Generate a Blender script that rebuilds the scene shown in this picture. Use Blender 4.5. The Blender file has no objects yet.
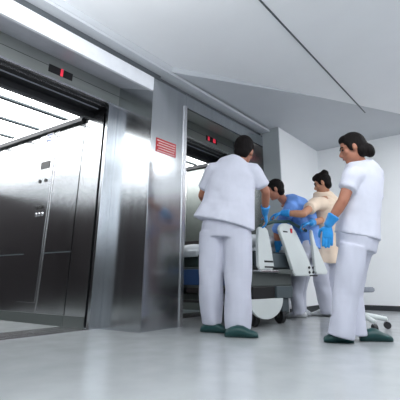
import bpy, bmesh, math, random
from mathutils import Vector, Matrix, Euler
V = Vector; PI = math.pi
random.seed(7)
S = bpy.context.scene; COL = S.collection
# ------------------------------------------------------------------ camera, world, lamps, exposure
PITCH, YAW, FPX, CAMH = math.radians(19.7), math.radians(35.6), 405.0, 0.45
cd = bpy.data.cameras.new('camera'); cam = bpy.data.objects.new('camera', cd); COL.objects.link(cam)
cam.location = (0, 0, CAMH); cam.rotation_euler = (PI/2 + PITCH, 0, YAW)
cd.sensor_width = 36; cd.sensor_fit = 'HORIZONTAL'; cd.lens = 36*FPX/400
cd.shift_x = -12/400; cd.shift_y = -67/400; cd.clip_start = 0.02
S.camera = cam
S.view_settings.view_transform = 'Standard'; S.view_settings.look = 'None'
S.view_settings.gamma = 1; S.view_settings.use_curve_mapping = False
S.view_settings.exposure = 0.27
w = bpy.data.worlds.new('ambient_world'); S.world = w; w.use_nodes = True  # even ambient light, enters by the openings added in the right wall
w.node_tree.nodes['Background'].inputs[0].default_value = (0.86, 0.92, 1.0, 1)
w.node_tree.nodes['Background'].inputs[1].default_value = 2.6
def area(name, loc, size, energy, rot=(0, 0, 0), col=(0.95, 0.98, 1)):
    l = bpy.data.lights.new(name, 'AREA'); l.shape = 'RECTANGLE'; l.size, l.size_y = size; l.energy = energy; l.color = col
    o = bpy.data.objects.new(name, l); COL.objects.link(o); o.location = loc; o.rotation_euler = rot
    return o
area('hall_lamp', (0.4, -1.2, 2.58), (1.2, 1.2), 45)
area('hall_lamp', (0.5, 2.2, 2.58), (1.2, 1.2), 45)
area('hall_lamp', (0.3, 5.4, 2.58), (1.2, 1.2), 45)
area('ceiling_fill', (-1.3, 0.7, 2.05), (1.0, 0.5), 42, (PI, -0.25, 0))  # fill light added to brighten the ceiling, no fitting
# ------------------------------------------------------------------ helpers
FW = V((-math.sin(YAW)*math.cos(PITCH), math.cos(YAW)*math.cos(PITCH), math.sin(PITCH)))
RT = V((math.cos(YAW), math.sin(YAW), 0)); UP = RT.cross(FW); HD = V((-math.sin(YAW), math.cos(YAW), 0))
def at(x, y, D):        # a place measured off the photograph, D metres ahead of the viewpoint
    d = FW*FPX + RT*(x-212) - UP*(y-133)
    return V((0, 0, CAMH)) + d*(D/d.dot(HD))
def mat(name, col, rough=0.6, metal=0.0, noise=0.0, nscale=30, bump=0.0, bscale=60, stretch=(1, 1, 1), emit=0, sss=0, spec=None, rvar=0):
    m = bpy.data.materials.new(name); m.use_nodes = True; nt = m.node_tree; b = nt.nodes['Principled BSDF']
    c = (*col, 1)
    b.inputs['Base Color'].default_value = c; b.inputs['Roughness'].default_value = rough; b.inputs['Metallic'].default_value = metal
    if spec is not None: b.inputs['Specular IOR Level'].default_value = spec
    tc = nt.nodes.new('ShaderNodeTexCoord'); mp = nt.nodes.new('ShaderNodeMapping'); mp.inputs['Scale'].default_value = stretch
    nt.links.new(tc.outputs['Object'], mp.inputs['Vector'])
    if noise or rvar:
        n = nt.nodes.new('ShaderNodeTexNoise'); n.inputs['Scale'].default_value = nscale; n.inputs['Detail'].default_value = 4
        nt.links.new(mp.outputs[0], n.inputs['Vector'])
    if noise:
        r = nt.nodes.new('ShaderNodeValToRGB')
        r.color_ramp.elements[0].position = 0.3; r.color_ramp.elements[1].position = 0.7
        r.color_ramp.elements[0].color = (*[v*(1-noise) for v in col], 1)
        r.color_ramp.elements[1].color = (*[min(1, v*(1+noise)) for v in col], 1)
        nt.links.new(n.outputs[0], r.inputs[0]); nt.links.new(r.outputs[0], b.inputs['Base Color'])
    if rvar:
        mr = nt.nodes.new('ShaderNodeMapRange'); mr.inputs['To Min'].default_value = rough-rvar; mr.inputs['To Max'].default_value = rough+rvar
        nt.links.new(n.outputs[0], mr.inputs[0]); nt.links.new(mr.outputs[0], b.inputs['Roughness'])
    if bump:
        n2 = nt.nodes.new('ShaderNodeTexNoise'); n2.inputs['Scale'].default_value = bscale; n2.inputs['Detail'].default_value = 1.5
        bp = nt.nodes.new('ShaderNodeBump'); bp.inputs['Strength'].default_value = bump; bp.inputs['Distance'].default_value = 0.03 if bscale < 8 else 0.012
        nt.links.new(mp.outputs[0], n2.inputs['Vector']); nt.links.new(n2.outputs[0], bp.inputs['Height']); nt.links.new(bp.outputs[0], b.inputs['Normal'])
    if emit:
        b.inputs['Emission Color'].default_value = c; b.inputs['Emission Strength'].default_value = emit
    if sss: b.inputs['Subsurface Weight'].default_value = sss; b.inputs['Subsurface Scale'].default_value = 0.02
    return m
M = dict(
    steel=mat('brushed_steel', (0.56, 0.58, 0.60), 0.2, 1, noise=0.05, nscale=14, bump=0.02, bscale=90, stretch=(1, 1, 0.05), rvar=0.03),
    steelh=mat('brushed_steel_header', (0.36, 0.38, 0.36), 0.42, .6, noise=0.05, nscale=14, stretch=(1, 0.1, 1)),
    steelcar=mat('polished_car_steel', (0.60, 0.61, 0.62), 0.2, 1, noise=0.03, nscale=6, stretch=(1, 1, 0.15)),
    lintel=mat('near_white_lintel', (0.88, 0.89, 0.93), 0.5, 0, noise=0.04, nscale=12),  # flat near-white, not metallic
    track=mat('dark_track', (0.02, 0.021, 0.024), 0.5, 0.4),
    rail=mat('bright_rail', (0.8, 0.8, 0.82), 0.25, 1),
    black=mat('black_plastic', (0.012, 0.012, 0.013), 0.4),
    shaft=mat('shaft_black', (0.01, 0.01, 0.01), 0.8),
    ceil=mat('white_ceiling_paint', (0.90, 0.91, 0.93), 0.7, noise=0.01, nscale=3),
    soffit=mat('grey_soffit_shade', (0.55, 0.57, 0.60), 0.6, noise=0.015, nscale=3),  # dimmer light on the lowered ceiling put into the grey
    wall=mat('white_wall_paint', (0.92, 0.93, 0.94), 0.7, noise=0.01, nscale=4),
    pilaster=mat('grey_pilaster_paint', (0.36, 0.39, 0.40), 0.6, noise=0.02, nscale=5),
    green=mat('unseen_dark_green_grey', (0.10, 0.12, 0.11), 0.6),
    cardark=mat('dark_car_panel', (0.035, 0.03, 0.032), 0.3, 0.3),
    steeldim=mat('shaded_car_steel', (0.32, 0.34, 0.33), 0.3, 1, noise=0.05, nscale=8),  # darker copy of the car steel, shade of the far car in colour
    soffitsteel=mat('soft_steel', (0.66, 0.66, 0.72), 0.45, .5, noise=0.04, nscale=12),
    door=mat('added_maroon_door', (0.06, 0.025, 0.025), 0.5),
    wains=mat('added_dark_wainscot', (0.06, 0.06, 0.065), 0.5),
    floor=mat('pale_vinyl_floor', (0.39, 0.41, 0.42), 0.2, noise=0.04, nscale=5, bump=0.02, bscale=5, rvar=0.04),
    base=mat('dark_baseboard', (0.03, 0.035, 0.04), 0.5),
    light=mat('light_panel', (0.97, 0.99, 1), 0.5, emit=5.0),
    red=mat('red_enamel', (0.55, 0.02, 0.03), 0.4), redlit=mat('red_lit_digit', (0.9, 0.04, 0.08), 0.4, emit=0.45),
    redsign=mat('white_lettering', (0.85, 0.8, 0.78), 0.5),
    uniform=mat('white_uniform_cotton', (0.64, 0.65, 0.74), 0.85, noise=0.03, nscale=9, bump=0.9, bscale=5),
    trouser=mat('white_trouser_cotton', (0.56, 0.57, 0.66), 0.85, noise=0.03, nscale=9, bump=0.9, bscale=5, stretch=(1, 1, 0.4)),
    cream=mat('cream_tunic_cotton', (0.80, 0.64, 0.50), 0.85, noise=0.04, nscale=9, bump=0.9, bscale=5),
    blue=mat('blue_scrub_cotton', (0.15, 0.31, 0.72), 0.8, noise=0.12, nscale=9, bump=0.9, bscale=7),
    glove=mat('blue_nitrile', (0.02, 0.27, 0.66), 0.35, noise=0.06, nscale=40),
    skin=mat('warm_skin', (0.40, 0.165, 0.10), 0.5, noise=0.06, nscale=12, sss=0.08),
    skinlight=mat('tan_skin', (0.50, 0.24, 0.14), 0.5, noise=0.06, nscale=12, sss=0.08),
    hair=mat('black_hair', (0.007, 0.005, 0.005), 0.7, spec=0.15, noise=0.3, nscale=60, bump=0.5, bscale=70, stretch=(1, 1, 0.25)),
    eye=mat('dark_eye', (0.02, 0.015, 0.012), 0.2), lip=mat('lip', (0.35, 0.09, 0.08), 0.45),
    clog=mat('dark_green_rubber', (0.003, 0.045, 0.045), 0.45), clogw=mat('white_clog', (0.72, 0.74, 0.76), 0.45),
    plastic=mat('off_white_plastic', (0.66, 0.70, 0.69), 0.4, noise=0.02, nscale=6),
    bedblue=mat('blue_bed_side', (0.03, 0.085, 0.23), 0.5), mattress=mat('dark_green_vinyl', (0.03, 0.05, 0.045), 0.5, noise=0.15, nscale=12),
    linen=mat('white_linen', (0.70, 0.73, 0.76), 0.85, noise=0.05, nscale=10, bump=0.8, bscale=9),
    mech=mat('grey_metal_housing', (0.11, 0.125, 0.12), 0.45, 0.3), mech2=mat('slate_grey_housing', (0.07, 0.09, 0.10), 0.5),
    rubber=mat('black_rubber', (0.018, 0.018, 0.02), 0.6), seat=mat('grey_vinyl', (0.28, 0.30, 0.34), 0.5),
    slot=mat('ceiling_slot', (0.08, 0.09, 0.10), 0.6),
)
def tag(o, label=None, cat=None, group=None, kind=None):
    if label: o['label'] = label
    if cat: o['category'] = cat
    if group: o['group'] = group
    if kind: o['kind'] = kind
    return o
def root(name, loc, label, cat, rotz=0, group=None):
    o = bpy.data.objects.new(name, None); COL.objects.link(o); o.location = loc; o.rotation_euler = (0, 0, rotz); o.empty_display_size = 0.1
    return tag(o, label, cat, group)
def link(name, me, m, parent=None, base=None):
    """mesh data in world coordinates, stored relative to `base` (the parent's location) when given"""
    me.name = name
    if base is not None: me.transform(Matrix.Translation(-V(base)))
    if m: me.materials.clear(); me.materials.append(m)
    o = bpy.data.objects.new(name, me); COL.objects.link(o)
    if parent: o.parent = parent
    return o
def tomesh(bm, smooth=False):
    bmesh.ops.recalc_face_normals(bm, faces=bm.faces)
    me = bpy.data.meshes.new('m'); bm.to_mesh(me); bm.free()
    if smooth:
        for p in me.polygons: p.use_smooth = True
    return me
def box(bm, a, b, bev=0):
    a, b = V(a), V(b); r = bmesh.ops.create_cube(bm, size=1)
    vs = r['verts']
    for v in vs: v.co = V((a[i] + (b[i]-a[i])*(v.co[i]+0.5) for i in range(3)))
    if bev:
        es = list({e for v in vs for e in v.link_edges})
        bmesh.ops.bevel(bm, geom=es, offset=bev, segments=2, affect='EDGES', profile=0.5)
def boxes(name, lst, m, parent=None, bev=0, base=None):
    bm = bmesh.new()
    for a, b in lst: box(bm, a, b, bev)
    return link(name, tomesh(bm), m, parent, base)
def struct(name, lst, m, bev=0):
    return tag(boxes(name, lst, m, bev=bev), kind='structure')
def prism(bm, pts, ext):
    """closed outline pts extruded by the vector ext"""
    ext = V(ext); a = [bm.verts.new(V(p)) for p in pts]; b = [bm.verts.new(V(p)+ext) for p in pts]
    bm.faces.new(a); bm.faces.new(list(reversed(b)))
    for i in range(len(a)):
        j = (i+1) % len(a); bm.faces.new((a[i], b[i], b[j], a[j]))
def ring_frame(t, side):
    u = V(side) - t*t.dot(V(side))
    if u.length < 1e-4: u = t.orthogonal()
    u.normalize(); return u, t.cross(u).normalized()
def loft(bm, secs, side=(1, 0, 0), n=16, wave=None, dome=True, carry=False):
    """secs: (centre, ra, rb); ra along `side`, rb across it"""
    pts = [V(s[0]) for s in secs]; rings = []
    for i, s in enumerate(secs):
        t = (pts[min(i+1, len(pts)-1)] - pts[max(i-1, 0)])
        t = t.normalized() if t.length > 1e-6 else V((0, 0, 1))
        u, v = ring_frame(t, s[3] if len(s) > 3 else side)
        if carry: side = u
        rg = []
        for k in range(n):
            a = 2*PI*k/n; ra, rb = s[1], s[2]
            q = 1.0
            if wave: q += wave(i/(len(secs)-1), a)
            rg.append(bm.verts.new(pts[i] + u*math.cos(a)*ra*q + v*math.sin(a)*rb*q))
        rings.append(rg)
    for r0, r1 in zip(rings, rings[1:]):
        for k in range(n): bm.faces.new((r0[k], r0[(k+1) % n], r1[(k+1) % n], r1[k]))
    for idx, sgn in ((0, -1), (-1, 1)):
        i = 0 if idx == 0 else len(pts)-1
        t = (pts[1]-pts[0] if idx == 0 else pts[-1]-pts[-2]).normalized()
        h = min(secs[i][1], secs[i][2])*(0.6 if dome else 0.02)
        c = bm.verts.new(pts[i] + t*sgn*h)
        rg = rings[idx]
        for k in range(n): bm.faces.new((rg[k], rg[(k+1) % n], c))
def tube(bm, pts, r, n=10):
    if not hasattr(r, '__len__'): r = [r]*len(pts)
    t0 = (V(pts[1])-V(pts[0])).normalized(); loft(bm, [(p, q, q) for p, q in zip(pts, r)], side=t0.orthogonal(), n=n, carry=True)
def ell(bm, c, ax, n=20):
    """ellipsoid with three axis vectors"""
    X = Matrix((ax[0], ax[1], ax[2])).transposed().to_4x4(); X.translation = V(c)
    bmesh.ops.create_uvsphere(bm, u_segments=n, v_segments=n//2+2, radius=1, matrix=X)
def fuse(name, bm, voxel, m, parent, base, smooth=6):
    """one continuous skin over everything in bm"""
    me = tomesh(bm); o = bpy.data.objects.new('t', me); COL.objects.link(o)
    r = o.modifiers.new('r', 'REMESH'); r.mode = 'VOXEL'; r.voxel_size = voxel; r.adaptivity = 0
    s = o.modifiers.new('s', 'SMOOTH'); s.factor = 0.5; s.iterations = smooth
    dg = bpy.context.evaluated_depsgraph_get(); dg.update()
    me2 = bpy.data.meshes.new_from_object(o.evaluated_get(dg))
    bpy.data.objects.remove(o); 
    for p in me2.polygons: p.use_smooth = True
    return link(name, me2, m, parent, base)
def cyl(bm, c, axis, r, h, n=24):
    q = V((0, 0, 1)).rotation_difference(V(axis).normalized()).to_matrix().to_4x4(); q.translation = V(c)
    bmesh.ops.create_cone(bm, cap_ends=True, segments=n, radius1=r, radius2=r, depth=h, matrix=q)
# ------------------------------------------------------------------ the setting
FX, IX = -2.77, -3.30            # facade plane and the recessed landing plane
struct('floor', [((-3.30, -3, -0.1), (2.6, 9, 0))], M['floor'])
bm = bmesh.new()
prism(bm, [(-3.6, -3, 2.63), (2.6, -3, 2.63), (2.6, 9, 2.63), (-3.6, 9, 2.63)], (0, 0, 0.1))
tag(link('ceiling', tomesh(bm), M['ceil']), kind='structure')
# lowered ceiling along the lifts that widens towards the far wall
bm = bmesh.new()
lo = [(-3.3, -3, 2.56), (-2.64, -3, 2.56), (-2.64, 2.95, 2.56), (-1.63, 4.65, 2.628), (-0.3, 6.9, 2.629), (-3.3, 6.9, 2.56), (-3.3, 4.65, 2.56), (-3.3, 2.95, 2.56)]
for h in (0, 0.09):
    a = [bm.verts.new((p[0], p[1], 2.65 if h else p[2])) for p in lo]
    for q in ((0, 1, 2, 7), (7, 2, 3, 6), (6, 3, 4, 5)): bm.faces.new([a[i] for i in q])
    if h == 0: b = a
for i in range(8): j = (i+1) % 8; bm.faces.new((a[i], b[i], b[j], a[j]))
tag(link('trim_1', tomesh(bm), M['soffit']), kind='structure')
boxes('ceiling_slot', [((-1.312, 0.6, 2.620), (-1.298, 5.5, 2.632))], M['slot'])
tag(bpy.data.objects['ceiling_slot'], 'thin dark straight slot running along the white ceiling', 'ceiling slot')
struct('wall_right', [((2.0, -3, 2.45), (2.1, 6.8, 2.63))] + [((2.0, y, 1.5), (2.1, y+.15, 2.45)) for y in (-3, -1.1, 0.8, 2.7, 4.6, 6.65)], M['wall'])  # unseen wall, openings added to let the world light in
struct('wall_front', [((-2.8, -3.1, 0), (2.1, -3, 2.63))], M['green'])  # unseen wall, made dark for the reflection in the lift recess
struct('trim_2', [((1.97, -3, 0), (2.1, 6.8, 1.5))], M['wains'])  # unseen dark lower wall added for the steel to reflect
struct('wall_back', [((-2.5, 6.7, 0), (2.0, 6.8, 2.62))], M['wall'])
struct('door_added', [((-0.5, 6.66, 0), (0.7, 6.70, 2.15)), ((0.72, 6.66, 0), (1.95, 6.70, 2.15))], M['door'], 0.005)  # unseen dark doors added to darken the reflection in the steel
struct('baseboard_back', [((-2.5, 6.685, 0), (2.0, 6.7, 0.07))], M['base'])
# white wall past the lifts with its grey end
struct('wall_left', [((-3.2, 5.21, 0), (-2.5, 6.8, 2.6))], M['wall'])
struct('trim_3', [((-2.78, 5.19, 0), (-2.505, 5.212, 2.6))], M['pilaster'])
struct('baseboard_left', [((-2.5, 5.22, 0), (-2.485, 6.69, 0.075))], M['base'])
# steel facade: pillar between the portals, far end strip, near pier, lintel, dark shadow gap
struct('wall_pillar', [((-3.28, 2.805, 0), (FX, 3.355, 2.475)), ((-3.28, -3, 0), (FX, 0.955, 2.32))], M['steel'], 0.004)
struct('wall_lintel', [((-2.80, -3, 2.32), (FX, 2.802, 2.475))], M['lintel'])
struct('trim_7', [((-2.80, 3.357, 2.322), (FX, 5.19, 2.475))], M['steel'])
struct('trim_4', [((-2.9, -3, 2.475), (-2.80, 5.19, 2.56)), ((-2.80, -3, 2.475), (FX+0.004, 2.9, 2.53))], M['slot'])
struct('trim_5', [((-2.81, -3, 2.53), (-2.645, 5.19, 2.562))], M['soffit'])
struct('trim_6', [((-2.79, 3.31, 0), (FX+0.012, 3.365, 2.33)), ], M['rail'], 0.004)
# shaft behind everything
struct('wall_shaft', [((-6.6, 0.3, 0), (-6.55, 6.4, 3)), ((-6.6, 0.3, 2.9), (-3.3, 6.4, 3)), ((-6.6, 0.3, -0.1), (-3.3, 0.35, 3)), ((-6.6, 6.4, -0.1), (-3.3, 6.45, 3)), ((-3.5, 2.9, 0), (-3.42, 3.6, 3)), ((-6.6, .3, -.2), (-3.6, 6.4, -.12))], M['shaft'])
# ------------------------------------------------------------------ lifts
def portal(y0, y1, d0, d1, label, disp):
    """recess y0..y1 in the facade, door opening d0..d1"""
    t = root('lift_portal', (IX, (y0+y1)/2, 0), label, 'lift doorway'); B = t.location.copy()
    P = lambda n, l, m, bev=0: boxes(n, l, m, t, bev, B)
    bm = bmesh.new(); prism(bm, [(FX-0.002, y0, 2.322), (FX-0.002, y1, 2.322), (IX, y1, 2.50), (IX, y0, 2.50)], (0, 0, 0.02))
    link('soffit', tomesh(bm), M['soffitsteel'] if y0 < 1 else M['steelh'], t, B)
    P('side_cladding', [((-3.31, y1, 0), (FX-0.001, y1+0.006, 2.5))], M['steel'])
    P('side_cladding', [((-3.31, y0-0.006, 0), (FX-0.001, y0, 2.5))], M['steel'])
    P('header', [((IX-0.03, y0, 2.27), (IX, y1, 2.62))], M['steelh'])
    P('header_seam', [((IX, y0, 2.385), (IX+0.0015, y1, 2.389))], M['track'])
    P('header_edge', [((IX-0.03, d0-0.02, 2.252), (IX+0.010, y1, 2.272))], M['rail'], 0.002)
    P('jamb', [((IX-0.04, d1, 0), (IX, y1, 2.255))], M['steel'], 0.003)
    P('jamb', [((IX-0.04, y0, 0), (IX, d0, 2.255))], M['steel'], 0.003)
    P('door_track', [((-3.70, d0-0.5, 2.262), (IX-0.03, y1+0.1, 2.36))], M['track'])
    r = P('track_rail', [((-3.40, d0-0.5, 2.245), (-3.385, d1+0.02, 2.262))], M['rail'])
    P('track_rail', [((-3.52, d0-0.5, 2.25), (-3.512, d1+0.02, 2.262))], M['seat'])
    P('car_header', [((-3.74, d0-0.5, 2.195), (-3.66, d1+0.1, 2.275))], M['track'])
    P('track_rail', [((-3.735, d0-0.5, 2.185), (-3.70, d1+0.06, 2.196))], M['rail'])
    P('door_leaf', [((-3.40, d1+0.05, 0.01), (-3.36, y1+0.1, 2.25))], M['track'])
    P('door_leaf', [((-3.40, d0-0.75, 0.01), (-3.36, d0-0.01, 2.25))], M['steelh'])
    P('car_jamb', [((-3.745, d1+0.045, 0), (-3.43, d1+0.085, 2.2))], M['steelcar'], 0.002)
    P('jamb_skirting', [((-3.745, d1+0.035, 0), (-3.43, d1+0.046, 0.1))], M['mech'])
    P('pocket', [((-3.70, d1+0.08, 0), (-3.35, y1+0.14, 2.26))], M['track'])
    P('sill', [((-3.745, d0-0.02, -0.02), (IX+0.0, d1+0.03, 0.004))], M['rail'])
    P('sill_groove', [((-3.40, d0-0.02, 0.004), (-3.385, d1+0.03, 0.0055)), ((-3.52, d0-0.02, 0.004), (-3.505, d1+0.03, 0.0055))], M['track'])
    dp = P('display', [((IX, disp-0.135, 2.325), (IX+0.006, disp+0.135, 2.405))], M['black'], 0.002)
    return t, dp, B
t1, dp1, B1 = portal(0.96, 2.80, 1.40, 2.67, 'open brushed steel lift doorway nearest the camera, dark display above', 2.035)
boxes('digit', [((IX+0.006, 2.03, 2.325), (IX+0.008, 2.058, 2.405))], M['redlit'], dp1, base=B1)
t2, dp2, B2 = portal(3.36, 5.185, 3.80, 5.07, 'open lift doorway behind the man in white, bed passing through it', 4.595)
for ya, yb in ((4.50, 4.54), (4.63, 4.69)): boxes('digit', [((IX+0.006, ya, 2.335), (IX+0.008, yb, 2.395))], M['redlit'], dp2, base=B2)
def car(y0, y1, label, controls):
    dim = not controls; t = root('lift_car', (-3.74, (y0+y1)/2, 0), label, 'lift car'); B = t.location.copy()
    P = lambda n, l, m, bev=0: boxes(n, l, m, t, bev, B)
    X0, X1 = -5.95, -3.76; W = M['steeldim'] if dim else M['steelcar']; WD = M['cardark']; zs = 1.0 if dim else 1.6  # far car's shade put into darker walls and floor
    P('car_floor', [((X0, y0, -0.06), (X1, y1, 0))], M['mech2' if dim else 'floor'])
    P('ceiling_panel', [((X0, y0, 2.235), (X1, y1, 2.26))], M['steelh'])
    P('light_panel', [((X0+0.05, y0+0.03, 2.215), (X1-0.03, y1-0.045, 2.235))], M['light'])
    for x in (-3.98, -4.55, -5.12, -5.69): P('ceiling_slat', [((x-0.03, y0+0.02, 2.195), (x+0.03, y1-0.1, 2.215))], M['mech2'])
    P('ceiling_edge', [((X0, y1-0.05, 2.16), (X1, y1, 2.235))], M['track']); P('ceiling_edge', [((X0, y0, 2.16), (X1, y0+0.05, 2.235))], M['track'])
    P('back_wall', [((X0-0.03, y0, 0), (X0, y1, zs))], WD); P('back_wall', [((X0-0.03, y0, zs), (X0, y1, 2.235))], W)
    P('side_wall', [((X0, y0-0.03, 0), (X1, y0, zs))], WD); P('side_wall', [((X0, y0-0.03, zs), (X1, y0, 2.235))], W)
    P('side_wall', [((X0, y1, 0), (-4.255, y1+0.03, 2.2))], W)
    P('side_wall', [((-4.235, y1, 0), (X1, y1+0.03, 2.2))], W)
    if dim: P('shade_panel', [((-5.9, y1-0.01, 0.1), (X1, y1, 1.0))], M['cardark'])  # dark sheet added for the shade below the bed
    P('wall_seam', [((-4.262, y1-0.006, 0), (-4.240, y1+0.01, 2.19))], M['rail'], 0.002)
    P('skirting', [((-5.9, y1-0.012, 0), (X1+0.01, y1, 0.1))], M['mech'])
    P('skirting', [((-5.9, y0, 0), (X1, y0+0.012, 0.1))], M['mech'])
    P('bumper_strip', [((-5.9, y1-0.008, 0.705), (X1, y1, 0.715))], M['mech2'])
    if controls:
        cp = P('control_panel', [((-4.62, y1-0.010, 0.2), (-4.275, y1-0.001, 2.17))], M['steelcar'], 0.002)
        s = boxes('floor_sign', [((-4.48, y1-0.015, 2.04), (-4.35, y1-0.010, 2.15))], M['redsign'], cp, base=B)
        boxes('sign_mark', [((-4.47, y1-0.017, 2.05), (-4.36, y1-0.015, 2.065)), ((-4.47, y1-0.017, 2.125), (-4.36, y1-0.015, 2.14)), ((-4.47, y1-0.017, 2.05), (-4.455, y1-0.015, 2.14)), ((-4.44, y1-0.017, 2.088), (-4.38, y1-0.015, 2.102))], M['bedblue'], cp, base=B)
        boxes('car_display', [((-4.52, y1-0.016, 1.70), (-4.34, y1-0.010, 1.79))], M['black'], cp, base=B)
        for z, xs in ((1.55, (-4.5, -4.38)), (1.23, (-4.49, -4.43, -4.37)), (1.15, (-4.49, -4.43, -4.37))):
            for x in xs:
                bm = bmesh.new(); cyl(bm, (x, y1-0.014, z), (0, 1, 0), 0.022, 0.012, 16); link('button', tomesh(bm), M['black'] if z != 1.15 else M['rail'], cp, B)
    return t
car(1.2, 2.715, 'lit steel interior of the lift car nearest the camera', True)
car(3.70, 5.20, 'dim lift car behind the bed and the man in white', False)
# red notice on the pillar
t = root('notice_plate', (FX, 3.035, 1.74), 'small red notice plate with white lettering on the steel pillar', 'sign'); B = t.location.copy()
boxes('plate', [((FX, 2.88, 1.67), (FX+0.004, 3.19, 1.82))], M['red'], t, 0.001, B)
L = []
for r in range(5):
    z = 1.80 - r*0.0275; y = 2.895 + (0.02 if r % 2 else 0)
    while y < 3.165:
        wd = random.choice([0.012, 0.018, 0.024, 0.03]); L.append(((FX+0.004, y, z-0.010), (FX+0.005, min(y+wd, 3.175), z))); y += wd + 0.006
boxes('lettering', L, M['redsign'], t, 0, B)
# ------------------------------------------------------------------ people
def shoe(name, p, d, m, parent, base, L=0.27, wd=0.052, lift=0.0):
    """p: point on the floor under the heel end; d: direction to the toe"""
    d = V((d[0], d[1], 0)).normalized(); s = V((-d.y, d.x, 0)); bm = bmesh.new(); rings = []
    prof = [(0, .55, .030), (.04, .80, .055), (.18, .92, .075), (.38, .86, .090), (.55, .95, .085), (.72, 1.08, .062), (.88, .98, .046), (.97, .72, .036), (1, .45, .026)]
    for tt, ws, h in prof:
        c = V(p) + d*(tt*L) + V((0, 0, lift)); rg = []
        for k in range(14):
            a = 2*PI*k/14; x = math.cos(a)*wd*ws; z = h/2 + math.sin(a)*h/2
            z = max(z, 0.0) if math.sin(a) > -0.5 else 0
            rg.append(bm.verts.new(c + s*x + V((0, 0, z + 0.002))))
        rings.append(rg)
    for r0, r1 in zip(rings, rings[1:]):
        for k in range(14): bm.faces.new((r0[k], r0[(k+1) % 14], r1[(k+1) % 14], r1[k]))
    bm.faces.new(rings[0]); bm.faces.new(rings[-1])
    o = link(name, tomesh(bm, True), m, parent, base)
    return o
def head(bm, c, F, U, k=1.0):
    c, F, U = V(c), V(F).normalized(), V(U).normalized(); U = (U - F*U.dot(F)).normalized(); R = F.cross(U); F0, U0, R0 = F, U, R; F, U, R = F*k, U*k, R*k
    ell(bm, c + U*.022 - F*.012, (R*.074, F*.094, U*.098))
    ell(bm, c - U*.045 + F*.022, (R*.057, F*.066, U*.068))
    ell(bm, c - U*.092 + F*.062, (R*.026, F*.024, U*.020))                 # chin
    ell(bm, c + U*.018 + F*.068, (R*.050, F*.018, U*.012))                 # brow
    tube(bm, [c + U*.008 + F*.078, c - U*.018 + F*.098, c - U*.034 + F*.104], [.010, .013, .016], 8)
    ell(bm, c - U*.040 + F*.092, (R*.020, F*.014, U*.010))
    ell(bm, c - U*.062 + F*.080, (R*.025, F*.012, U*.012))                 # mouth
    for s in (-1, 1):
        ell(bm, c + R*s*.074 - F*.008 - U*.008, (R*.012, F*.020 - U*.004, U*.033))
        ell(bm, c + R*s*.040 + F*.060 - U*.022, (R*.024, F*.020, U*.020))
    return c, F, U, R
def face_bits(hd, parent, base, lips=True):
    c, F, U, R = hd
    for s in (-1, 1):
        bm = bmesh.new(); ell(bm, c + R*s*.031 + F*.078 + U*.002, (R*.014, F*.008, U*.007), 12); link('eye', tomesh(bm, True), M['eye'], parent, base)
        bm = bmesh.new(); tube(bm, [c + R*s*.014 + F*.089 + U*.020, c + R*s*.034 + F*.084 + U*.026, c + R*s*.052 + F*.069 + U*.020], .005, 6); link('eyebrow', tomesh(bm, True), M['hair'], parent, base)
    if lips:
        bm = bmesh.new(); ell(bm, c - U*.062 + F*.090, (R*.023, F*.007, U*.008), 12); link('lips', tomesh(bm, True), M['lip'], parent, base)
def hairdo(hd, parent, base, extra=None, vox=.007):
    c, F, U, R = hd; bm = bmesh.new()
    ell(bm, c + U*.036 - F*.026, (R*.084, F*.100, U*.100)); ell(bm, c - U*.03 - F*.052, (R*.068, F*.056, U*.062))
    ell(bm, c + U*.085 + F*.028, (R*.060, F*.050, U*.040))
    for s in (-1, 1): ell(bm, c + R*s*.066 + U*.012 + F*.012, (R*.016, F*.026, U*.045))
    if extra: extra(bm, c, F, U, R)
    return fuse('hair', bm, vox, M['hair'], parent, base, 3)
def hand(bm, w, d, pn, thumb, sc=1.0, curl=0.5, spread=0.09, pad=0.0):
    """w wrist, d direction of the palm, pn the way the palm faces, thumb = side the thumb leaves from (+1/-1)"""
    w, d, pn = V(w), V(d).normalized(), V(pn); pn = (pn - d*pn.dot(d)).normalized(); s = d.cross(pn)*thumb
    loft(bm, [(w, .024*sc+pad, .020*sc+pad), (w+d*.03*sc, .034*sc+pad, .018*sc+pad), (w+d*.065*sc, .041*sc+pad, .016*sc+pad), (w+d*.092*sc, .038*sc+pad, .014*sc+pad)], side=s, n=12)
    for i, (off, ln) in enumerate(((.030, .072), (.010, .082), (-.011, .077), (-.031, .060))):
        p = w + d*.088*sc + s*off*sc; dd = (d + s*(off*spread*30/3)).normalized(); pts = [p - dd*.02*sc, p]
        ang = curl*(0.75 + 0.12*i)
        for j, f in enumerate((.45, .32, .23)):
            dd = (dd*math.cos(ang*.8) + pn*math.sin(ang*.8)).normalized() if j or curl > .3 else dd
            p = p + dd*ln*f*sc; pts.append(p)
        tube(bm, pts, [.0095*sc+pad, .0095*sc+pad, .009*sc+pad, .0085*sc+pad, .007*sc+pad], 8)
    p = w + d*.025*sc + s*.025*sc
    tube(bm, [p, p + (d*.5+s*.75+pn*.3)*.04*sc, p + (d*.5+s*.75+pn*.3)*.04*sc + (d*.85+s*.25+pn*.45)*.032*sc, p + (d*.5+s*.75+pn*.3)*.04*sc + (d*.85+s*.1+pn*.6)*.056*sc], [.014*sc+pad, .012*sc+pad, .010*sc+pad, .008*sc+pad], 8)
def limb(bm, pts, rs, n=12):
    """smooth tapered limb through joints"""
    P, R = [], []
    for i in range(len(pts)-1):
        for k in range(4):
            t = k/4; P.append(V(pts[i]).lerp(V(pts[i+1]), t)); R.append(rs[i]*(1-t) + rs[i+1]*t)
    P.append(V(pts[-1])); R.append(rs[-1])
    tube(bm, P, R, n)
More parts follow.
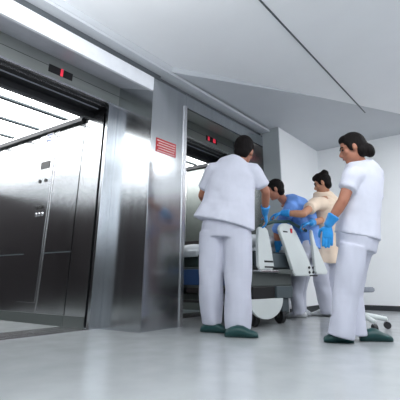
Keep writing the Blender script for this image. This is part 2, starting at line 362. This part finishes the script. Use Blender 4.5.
def glove(name, wrist, elbow, d, pn, thumb, parent, base, curl=.5, sc=1.04):
    bm = bmesh.new(); hand(bm, wrist, d, pn, thumb, sc, curl, pad=.0015)
    e = (V(elbow)-V(wrist)).normalized()
    tube(bm, [V(wrist) - e*.01, V(wrist)+e*.03, V(wrist)+e*.075, V(wrist)+e*.085], [.032, .038, .046, .048], 14)
    return fuse(name, bm, .0045, M['glove'], parent, base, 2)
def person(base, label, J, F, spread_axis, mats, hdF, hdU, tun, legs, shoes_, gloves, name='person', extra_hair=None, face=True, lips=True, sc=1.0, sleeves=None):
    """J joints in metres; tun torso sections; legs list of (points, radii)"""
    t = root('person', base, label, 'person'); B = V(base)
    skin = bm = bmesh.new()
    hd = head(bm, J['head'], hdF, hdU, sc); c, Fh, U, R = hd
    nb = V(J['neck'])
    tube(bm, [c - U*.03 - Fh*.02, c.lerp(nb, .6) - U*.02, nb, nb - V((0, 0, .05))], [.052, .052, .058, .07], 14)
    ax = V(spread_axis).normalized()
    sh = [V(J['shL']), V(J['shR'])]; mid = (sh[0]+sh[1])/2; pel = V(J['pel'])
    loft(bm, [(nb, .06, .055), (mid + V((0, 0, -.02)), .12, .07), (mid.lerp(pel, .35), .13, .085), (mid.lerp(pel, .7), .11, .08), (pel, .125, .09), (pel - V((0, 0, .08)), .11, .08)], side=ax, n=20)
    for s in ('L', 'R'):
        a, e, wr = V(J['sh'+s]), V(J['el'+s]), V(J['wr'+s])
        limb(bm, [a.lerp(mid, .25), a, a.lerp(e, .5), e, e.lerp(wr, .3), wr], [.045, .050, .048, .042, .042, .026])
        limb(bm, [V(J['hip'+s]), V(J['kn'+s]), V(J['kn'+s]).lerp(V(J['an'+s]), .3), V(J['an'+s])], [.062, .052, .050, .036])
        d = V(J['ft'+s]); limb(bm, [V(J['an'+s]), V(J['an'+s]) + d*.05 + V((0, 0, -.04))], [.034, .026])
        hd_ = gloves.get(s)
        if hd_: hand(bm, wr, hd_[0], hd_[1], hd_[2], .9, hd_[3] if len(hd_) > 3 else .5)
    body = fuse('body', bm, .0075, mats['skin'], t, B, 3)
    hairdo(hd, t, B, extra_hair)
    if face: face_bits(hd, t, B, lips)
    # tunic
    bm = bmesh.new()
    loft(bm, tun, side=ax, n=40, dome=False, wave=lambda q, a: .035*q*math.sin(5*a+1) + .02*q*math.sin(9*a))
    loft(bm, [(mid + V((0, 0, .015)), .145, .095), (mid.lerp(pel, .35), .153, .108), (mid.lerp(pel, .7), .133, .103), (pel, .148, .113)], side=ax, n=20)
    for s in ('L', 'R'):
        a, e = V(J['sh'+s]), V(J['el'+s]); k = (sleeves or {}).get(s, .72)
        limb(bm, [a.lerp(mid, .8), a, a.lerp(e, k*.6), a.lerp(e, k)], [.085, .080, .073, .076], 14)
    fuse('tunic', bm, .010, mats['tunic'], t, B, 3)
    # trousers
    bm = bmesh.new()
    loft(bm, legs['seat'], side=ax, n=28, dome=False)
    for s in ('L', 'R'):
        P, Rr = legs[s]; ph = 1.3 if s == 'L' else 0
        secs = []
        for i in range(len(P)-1):
            for q in range(5):
                f = q/5; secs.append((V(P[i]).lerp(V(P[i+1]), f), Rr[i]*(1-f)+Rr[i+1]*f, (Rr[i]*(1-f)+Rr[i+1]*f)*.92))
        secs.append((V(P[-1]), Rr[-1], Rr[-1]*.92))
        loft(bm, secs, side=ax, n=24, dome=False, wave=lambda q, a: .05*math.sin(q*17+ph+2*a)*q + .03*math.sin(4*a+q*9+ph))
    fuse('trousers', bm, .009, mats['trousers'], t, B, 2)
    for q in shoes_: shoe('clog', q[0], q[1], q[2], t, B, *q[3:])
    for s, g in gloves.items():
        glove('glove', J['wr'+s], J['el'+s], g[0], g[1], g[2], t, B, g[3] if len(g) > 3 else .5)
    return t
def flr(x, y):
    d = FW*FPX + RT*(x-212) - UP*(y-133); p = V((0, 0, CAMH)) + d*(-CAMH/d.z); p.z = 0; return p
Z = V((0, 0, 1))
WH = dict(skin=M['skin'], tunic=M['uniform'], trousers=M['trouser'])
# --- man seen from behind, in front of the far lift
fwd = V((-.35, .94, 0)).normalized(); rgt = V((.94, .35, 0))
J = dict(head=at(244, 151.5, 4.0), neck=at(239, 164, 3.92), shL=at(213, 170, 3.92), shR=at(254, 171, 3.84), elL=at(202, 196, 4.02), elR=at(266, 192, 3.88),
         wrL=at(212, 208, 4.22), wrR=at(265, 213, 4.08), pel=at(226, 226, 3.88), hipL=at(214, 232, 3.90), hipR=at(237, 232, 3.84),
         knL=at(211, 280, 3.92), knR=at(238, 282, 3.80), anL=at(211, 322, 3.97), anR=at(238, 325, 3.80), ftL=V((-.4, .9, 0)), ftR=V((.6, .75, 0)))
tun = [(at(239, 160, 3.91), .10, .085), (at(236, 164, 3.90), .18, .11), (at(233, 174, 3.89), .235, .135), (at(230, 190, 3.88), .24, .14), (at(228, 205, 3.87), .255, .145), (at(223, 224, 3.86), .30, .165)]
legs = dict(seat=[(at(227, 212, 3.87), .20, .13), (at(226, 226, 3.87), .235, .145), (at(225, 238, 3.87), .235, .14)],
            L=([at(213, 232, 3.90), at(212, 262, 3.91), at(211, 290, 3.93), at(212, 323, 3.97)], [.128, .122, .112, .092]),
            R=([at(237, 232, 3.84), at(238, 262, 3.82), at(238, 290, 3.81), at(238, 329, 3.80)], [.135, .128, .120, .112]))
person(flr(226, 333), 'man in white tunic and trousers with green clogs, seen from behind', J, fwd, rgt, WH, V((-.25, .9, -.2)), V((.12, .2, 1)), tun, legs,
       [(flr(201, 332), V((.8, .25, 0)), M['clog']), (flr(225, 337), V((.9, .4, 0)), M['clog'])],
       dict(R=(V((-.15, .5, -.8)), V((-.9, -.3, -.2)), 1, .6), L=(V((.4, .8, -.4)), V((0, 0, -1)), -1)), face=False, sc=1.2)
# --- man in blue scrubs bending over the bed
BL = dict(skin=M['skin'], tunic=M['blue'], trousers=M['trouser'])
J = dict(head=at(275, 190, 4.85), neck=at(286, 202, 4.95), shL=at(291, 207, 4.82), shR=at(298, 204, 5.05), elL=at(277, 232, 4.84), elR=at(279, 232, 4.98),
         wrL=at(278, 249, 4.86), wrR=at(281, 248, 4.98), pel=at(306, 240, 5.10), hipL=at(305, 252, 5.04), hipR=at(309, 252, 5.18),
         knL=at(297, 284, 5.06), knR=at(302, 284, 5.2), anL=at(300, 310, 5.14), anR=at(302, 308, 5.28), ftL=V((-.9, -.4, 0)), ftR=V((-.9, -.4, 0)))
tun = [(at(285, 200, 4.92), .075, .07), (at(290, 202, 4.94), .17, .11), (at(298, 207, 5.0), .20, .14), (at(304, 216, 5.10), .19, .155), (at(307, 232, 5.14), .19, .155), (at(307, 248, 5.14), .20, .16)]
legs = dict(seat=[(at(307, 240, 5.12), .17, .13), (at(307, 248, 5.12), .185, .14), (at(306, 258, 5.12), .17, .13)],
            L=([at(304, 254, 5.04), at(299, 275, 5.05), at(296, 292, 5.08), at(299, 313, 5.14)], [.11, .10, .085, .075]),
            R=([at(308, 254, 5.18), at(303, 275, 5.2), at(300, 290, 5.22), at(301, 311, 5.28)], [.11, .095, .08, .07]))
sp = V((.35, .9, 0))
person(flr(299, 318), 'man in blue scrub top bending low over the far side of the bed', J, V((-.9, -.4, 0)), V((-.42, .9, 0)), BL, V((-.85, -.40, -.30)), V((-.35, -.12, 1)), tun, legs,
       [(flr(307, 317.5), V((-.7, -.55, 0)), M['clogw'], .25), (flr(311, 316), V((-.7, -.55, 0)), M['clogw'], .25)], dict(L=(V((-.3, .2, -.7)), V((-.8, 0, -.3)), -1, .5), R=(V((-.3, .2, -.7)), V((-.8, 0, -.3)), 1, .5)), lips=False, sleeves=dict(L=1.0, R=1.0))
# --- woman in the cream tunic
CR = dict(skin=M['skinlight'], tunic=M['cream'], trousers=M['trouser'])
J = dict(head=at(322, 183.5, 5.22), neck=at(327, 195, 5.28), shL=at(315, 204, 4.90), shR=at(334, 203, 5.36), elL=at(303, 214, 4.60), elR=at(320, 221, 5.12),
         wrL=at(282, 213, 4.69), wrR=at(311, 223, 4.71), pel=at(326, 252, 5.40), hipL=at(322, 258, 5.35), hipR=at(332, 258, 5.45),
         knL=at(322, 288, 5.40), knR=at(334, 288, 5.48), anL=at(326, 309, 5.50), anR=at(336, 312, 5.52), ftL=V((-.8, -.2, 0)), ftR=V((-.8, -.2, 0)))
tun = [(at(327, 191, 5.28), .07, .06), (at(326, 196, 5.28), .17, .11), (at(325, 206, 5.28), .18, .12), (at(326, 225, 5.32), .165, .125), (at(327, 240, 5.36), .175, .13), (at(328, 262, 5.40), .20, .15)]
legs = dict(seat=[(at(327, 246, 5.40), .165, .13), (at(327, 256, 5.40), .185, .14), (at(328, 264, 5.40), .18, .13)],
            L=([at(321, 262, 5.36), at(321, 280, 5.38), at(324, 295, 5.43), at(327, 312, 5.50)], [.11, .10, .09, .085]),
            R=([at(333, 262, 5.46), at(334, 280, 5.47), at(335, 295, 5.50), at(337, 314, 5.52)], [.11, .10, .09, .085]))
def bun(bm, c, F, U, R):
    ell(bm, c + U*.10 - F*.075, (R*.055, F*.055, U*.045)); ell(bm, c + U*.085 + F*.01, (R*.085, F*.08, U*.045))
    for q in range(7): a = q*.9; ell(bm, c + U*(.10+.02*math.sin(q*2.1)) + F*(.06*math.cos(a)-.03) + R*.05*math.sin(a), (R*.022, F*.03, U*.03), 10)
person(flr(330, 316), 'woman in cream tunic with pinned-up dark hair reaching across the bed', J, V((-.8, -.3, 0)), V((.75, .66, 0)), CR, V((-.93, -.28, -.35)), V((-.3, -.05, 1)), tun, legs,
       [(flr(333, 316.3), V((-.85, -.2, 0)), M['clogw']), (flr(341, 315.8), V((-.85, -.2, 0)), M['clogw'])],
       dict(L=(V((-.9, -.35, -.25)), V((0, 0, -1)), 1, .6), R=(V((-.7, -.2, -.1)), V((0, 0, -1)), 1, 1.3)), extra_hair=bun, sc=1.08, sleeves=dict(L=.5, R=.85))
# --- woman at the right
J = dict(head=at(352, 149, 3.28), neck=at(361, 163, 3.32), shL=at(352, 176, 3.20), shR=at(375, 174, 3.48), elL=at(343, 201, 3.18), elR=at(374, 208, 3.52),
         wrL=at(328, 225, 3.24), wrR=at(368, 222, 3.56), pel=at(361, 236, 3.36), hipL=at(357, 242, 3.28), hipR=at(366, 242, 3.44),
         knL=at(346, 290, 3.30), knR=at(353, 288, 3.44), anL=at(342, 333, 3.32), anR=at(357, 330, 3.42), ftL=V((-.9, -.3, 0)), ftR=V((.8, .5, 0)))
tun = [(at(362, 160, 3.33), .085, .075), (at(363, 165, 3.34), .165, .105), (at(363, 178, 3.34), .20, .13), (at(362, 200, 3.34), .18, .135), (at(360, 215, 3.35), .185, .14), (at(358, 237, 3.36), .195, .16)]
legs = dict(seat=[(at(358, 225, 3.36), .16, .14), (at(357, 238, 3.36), .18, .15), (at(356, 250, 3.36), .165, .14)],
            L=([at(353, 246, 3.30), at(350, 270, 3.30), at(346, 295, 3.31), at(341, 337, 3.32)], [.115, .11, .10, .098]),
            R=([at(360, 246, 3.42), at(355, 270, 3.43), at(352, 295, 3.44), at(357, 336, 3.42)], [.115, .095, .085, .085]))
def tail(bm, c, F, U, R):
    ell(bm, c - F*.07 - U*.0, (R*.06, F*.06, U*.085)); ell(bm, c - F*.115 - U*.05, (R*.045, F*.045, U*.06))
person(flr(350, 342), 'dark-haired woman in white tunic and trousers at right, blue-gloved hand lowered', J, V((-.9, -.3, 0)), V((.45, .89, 0)), WH, V((-.90, -.40, -.26)), V((-.22, -.05, 1)), tun, legs,
       [(flr(354, 343), V((-.95, -.45, 0)), M['clog'], .215), (flr(360, 341), V((.9, .50, 0)), M['clog'], .24)],
       dict(L=(V((-.12, -.05, -1)), V((-.3, .9, 0)), -1, .25), R=(V((-.1, .1, -.9)), V((-.5, .7, 0)), 1)), extra_hair=tail, sc=1.07, sleeves=dict(L=.52))
# ------------------------------------------------------------------ hospital bed
bed = root('hospital_bed', (-2.1, 3.75, 0), 'wheeled hospital bed coming out of the far lift with white end panels', 'bed', math.radians(-10))
def BP(n, l, m, bev=0, parent=None): return boxes(n, l, m, parent or bed, bev)
def upright(yt0, yt1, yb0, yb1, z0, z1, xt, xb, th=.035, f=.5, zm=.5):
    bm = bmesh.new(); pts = []
    r = (yt1-yt0)/2; cy = (yt0+yt1)/2
    for k in range(9):
        a = PI*k/8; pts.append((xt, cy + r*math.cos(a), z1 - r*.55 + r*.55*math.sin(a)))
    zz = z0 + (z1-z0)*zm; xm = xb + (xt-xb)*zm; g = 1-f
    pts += [(xm, yt0*g + yb0*f, zz), (xb, yb0, z0 + .03), (xb, yb0 + .03, z0), (xb, yb1 - .03, z0), (xb, yb1, z0 + .03), (xm, yt1*g + yb1*f, zz)]
    prism(bm, pts, (-th, 0, 0))
    es = [e for e in bm.edges if abs(e.verts[0].co.x - e.verts[1].co.x) < .12]
    bmesh.ops.bevel(bm, geom=[e for e in bm.edges if len(e.link_faces) == 2 and any(len(f.verts) > 6 for f in e.link_faces)], offset=.008, segments=2, affect='EDGES')
    return link('end_upright', tomesh(bm), M['plastic'], bed)
upright(.00, .17, -.04, .22, .53, .96, 0, 0.02, f=.5)
BP('grip_slot', [((.012, .06, .600), (.022, .20, .618))], M['black'], .002)
BP('grip_slot', [((.016, .06, .548), (.026, .20, .564))], M['black'], .002)
u = upright(.36, .66, .50, .90, .47, 1.03, 0.0, .06, f=.5)
BP('red_label', [((.000, .56, .925), (.014, .59, .975))], M['red'])
BP('grip_slot', [((.002, .42, .925), (.012, .50, .94))], M['black'], .002)
upright(.96, 1.03, .93, 1.20, .49, 1.0, .02, .06, f=.12, zm=.55)
for y in (.80, .875):
    for z in (.56, .51):
        bm = bmesh.new(); cyl(bm, (.064, y, z), (1, 0, 0), .014, .008, 16); link('bolt', tomesh(bm), M['black'], bed)
BP('grip_slot', [((.06, .80, .468), (.07, .95, .482))], M['black'], .002)
bm = bmesh.new(); tube(bm, [(-.02, .05, .96), (-.03, .3, 1.03), (-.03, .6, 1.06), (-.02, .92, .98)], .018, 12); link('push_bar', tomesh(bm, True), M['clog'], bed)
BP('frame_plate', [((-.12, -.06, .505), (.06, .24, .525))], M['rail'], .004)
BP('frame_plate', [((-.15, .24, .49), (.05, .50, .535))], M['mech'], .006)
BP('side_rail', [((-2.05, -.02, .375), (-.10, .015, .545))], M['bedblue'], .006)
BP('side_rail', [((-2.05, .935, .375), (-.45, .97, .545))], M['bedblue'], .006)
BP('frame_tube', [((-2.06, -.01, .545), (-.08, .03, .57)), ((-2.06, .92, .545), (-.08, .96, .57)), ((-2.06, -.01, .345), (-.2, .02, .372))], M['mech'], .006)
BP('mattress_deck', [((-2.05, .02, .50), (-.10, .93, .56))], M['mech'])
BP('mattress', [((-2.02, .03, .56), (-.10, .92, .72))], M['mattress'], .03)
bm = bmesh.new()
for i in range(26):
    x = -1.95 + random.random()*1.55; y = .10 + random.random()*.75; q = random.random()
    ell(bm, (x, y, .745 + .03*q), (V((.22, .05, .02)), V((-.03, .17, .01)), V((0, 0, .045+.05*q))), 14)
box(bm, (-2.0, .0, .72), (-.3, .95, .76))
box(bm, (-2.0, -.025, .68), (-.9, .0, .76))
fuse('bed_sheet', bm, .014, M['linen'], bed, None, 3)
bm = bmesh.new(); ell(bm, (-.42, .47, .85), (V((.20, 0, 0)), V((0, .36, 0)), V((0, 0, .08)))); ell(bm, (-.45, .47, .85), (V((.24, 0, 0)), V((0, .30, 0)), V((0, 0, .06))))
fuse('pillow', bm, .012, M['linen'], bed, None, 3)
BP('end_board', [((-.09, .02, .55), (-.05, .94, .70))], M['mech2'], .01)
BP('motor_housing', [((-.35, -.10, .37), (-.02, .57, .505))], M['mech'], .015)
BP('motor_housing', [((-.33, -.08, .25), (-.03, .28, .372))], M['black'], .01)
BP('motor_housing', [((-.33, .28, .25), (-.01, .56, .372))], M['mech2'], .01)
BP('base_beam', [((-1.95, .15, .20), (-.25, .21, .27)), ((-1.95, .40, .20), (-.25, .46, .27)), ((-1.95, .02, .2), (-1.85, .55, .27))], M['mech'], .008)
BP('support_column', [((-1.7, .2, .26), (-1.58, .42, .52))], M['mech2'], .008)
bm = bmesh.new(); pts = [(.0, .10 + .265*math.cos(a), .255 + (.185*math.sin(a))) for a in [PI + PI*k/16 for k in range(17)]]
prism(bm, pts, (-.03, 0, 0)); link('wheel_fairing', tomesh(bm), M['plastic'], bed)
BP('caster_bracket', [((-.16, .40, .12), (-.04, .52, .25))], M['mech2'], .01)
for x, y in ((-.12, .46), (-.14, .05), (-1.9, .10), (-1.9, .50)):
    bm = bmesh.new(); cyl(bm, (x, y, .088), (.35, 1, 0), .086, .045, 28); c = link('caster_wheel', tomesh(bm), M['rubber'], bed)
    bm = bmesh.new(); cyl(bm, (x, y, .088), (.35, 1, 0), .035, .055, 20); link('wheel_hub', tomesh(bm), M['mech'], c)
    box_ = boxes('caster_fork', [((x-.03, y-.02, .16), (x+.03, y+.02, .26))], M['mech'], bed)
# ------------------------------------------------------------------ rolling stool behind the woman at the right
st = root('rolling_stool', (-1.32, 4.25, 0), 'white rolling stool with grey seat behind the woman at right', 'stool')
bm = bmesh.new(); cyl(bm, (0, 0, .345), (0, 0, 1), .17, .045, 32); bmesh.ops.bevel(bm, geom=bm.edges[:], offset=.01, segments=2, affect='EDGES'); link('seat', tomesh(bm), M['seat'], st)
bm = bmesh.new(); cyl(bm, (0, 0, .22), (0, 0, 1), .025, .22, 20); link('post', tomesh(bm), M['plastic'], st)
for k in range(5):
    a = 2*PI*k/5 + .5; d = V((math.cos(a), math.sin(a), 0)); bm = bmesh.new(); tube(bm, [V((0, 0, .12)), d*.14 + Z*.105, d*.25 + Z*.085], [.03, .024, .020], 10)
    lg = link('base_arm', tomesh(bm, True), M['plastic'], st)
    bm = bmesh.new(); cyl(bm, d*.25 + Z*.032, (-d.y, d.x, 0), .031, .035, 18); link('caster', tomesh(bm), M['rubber'], lg)
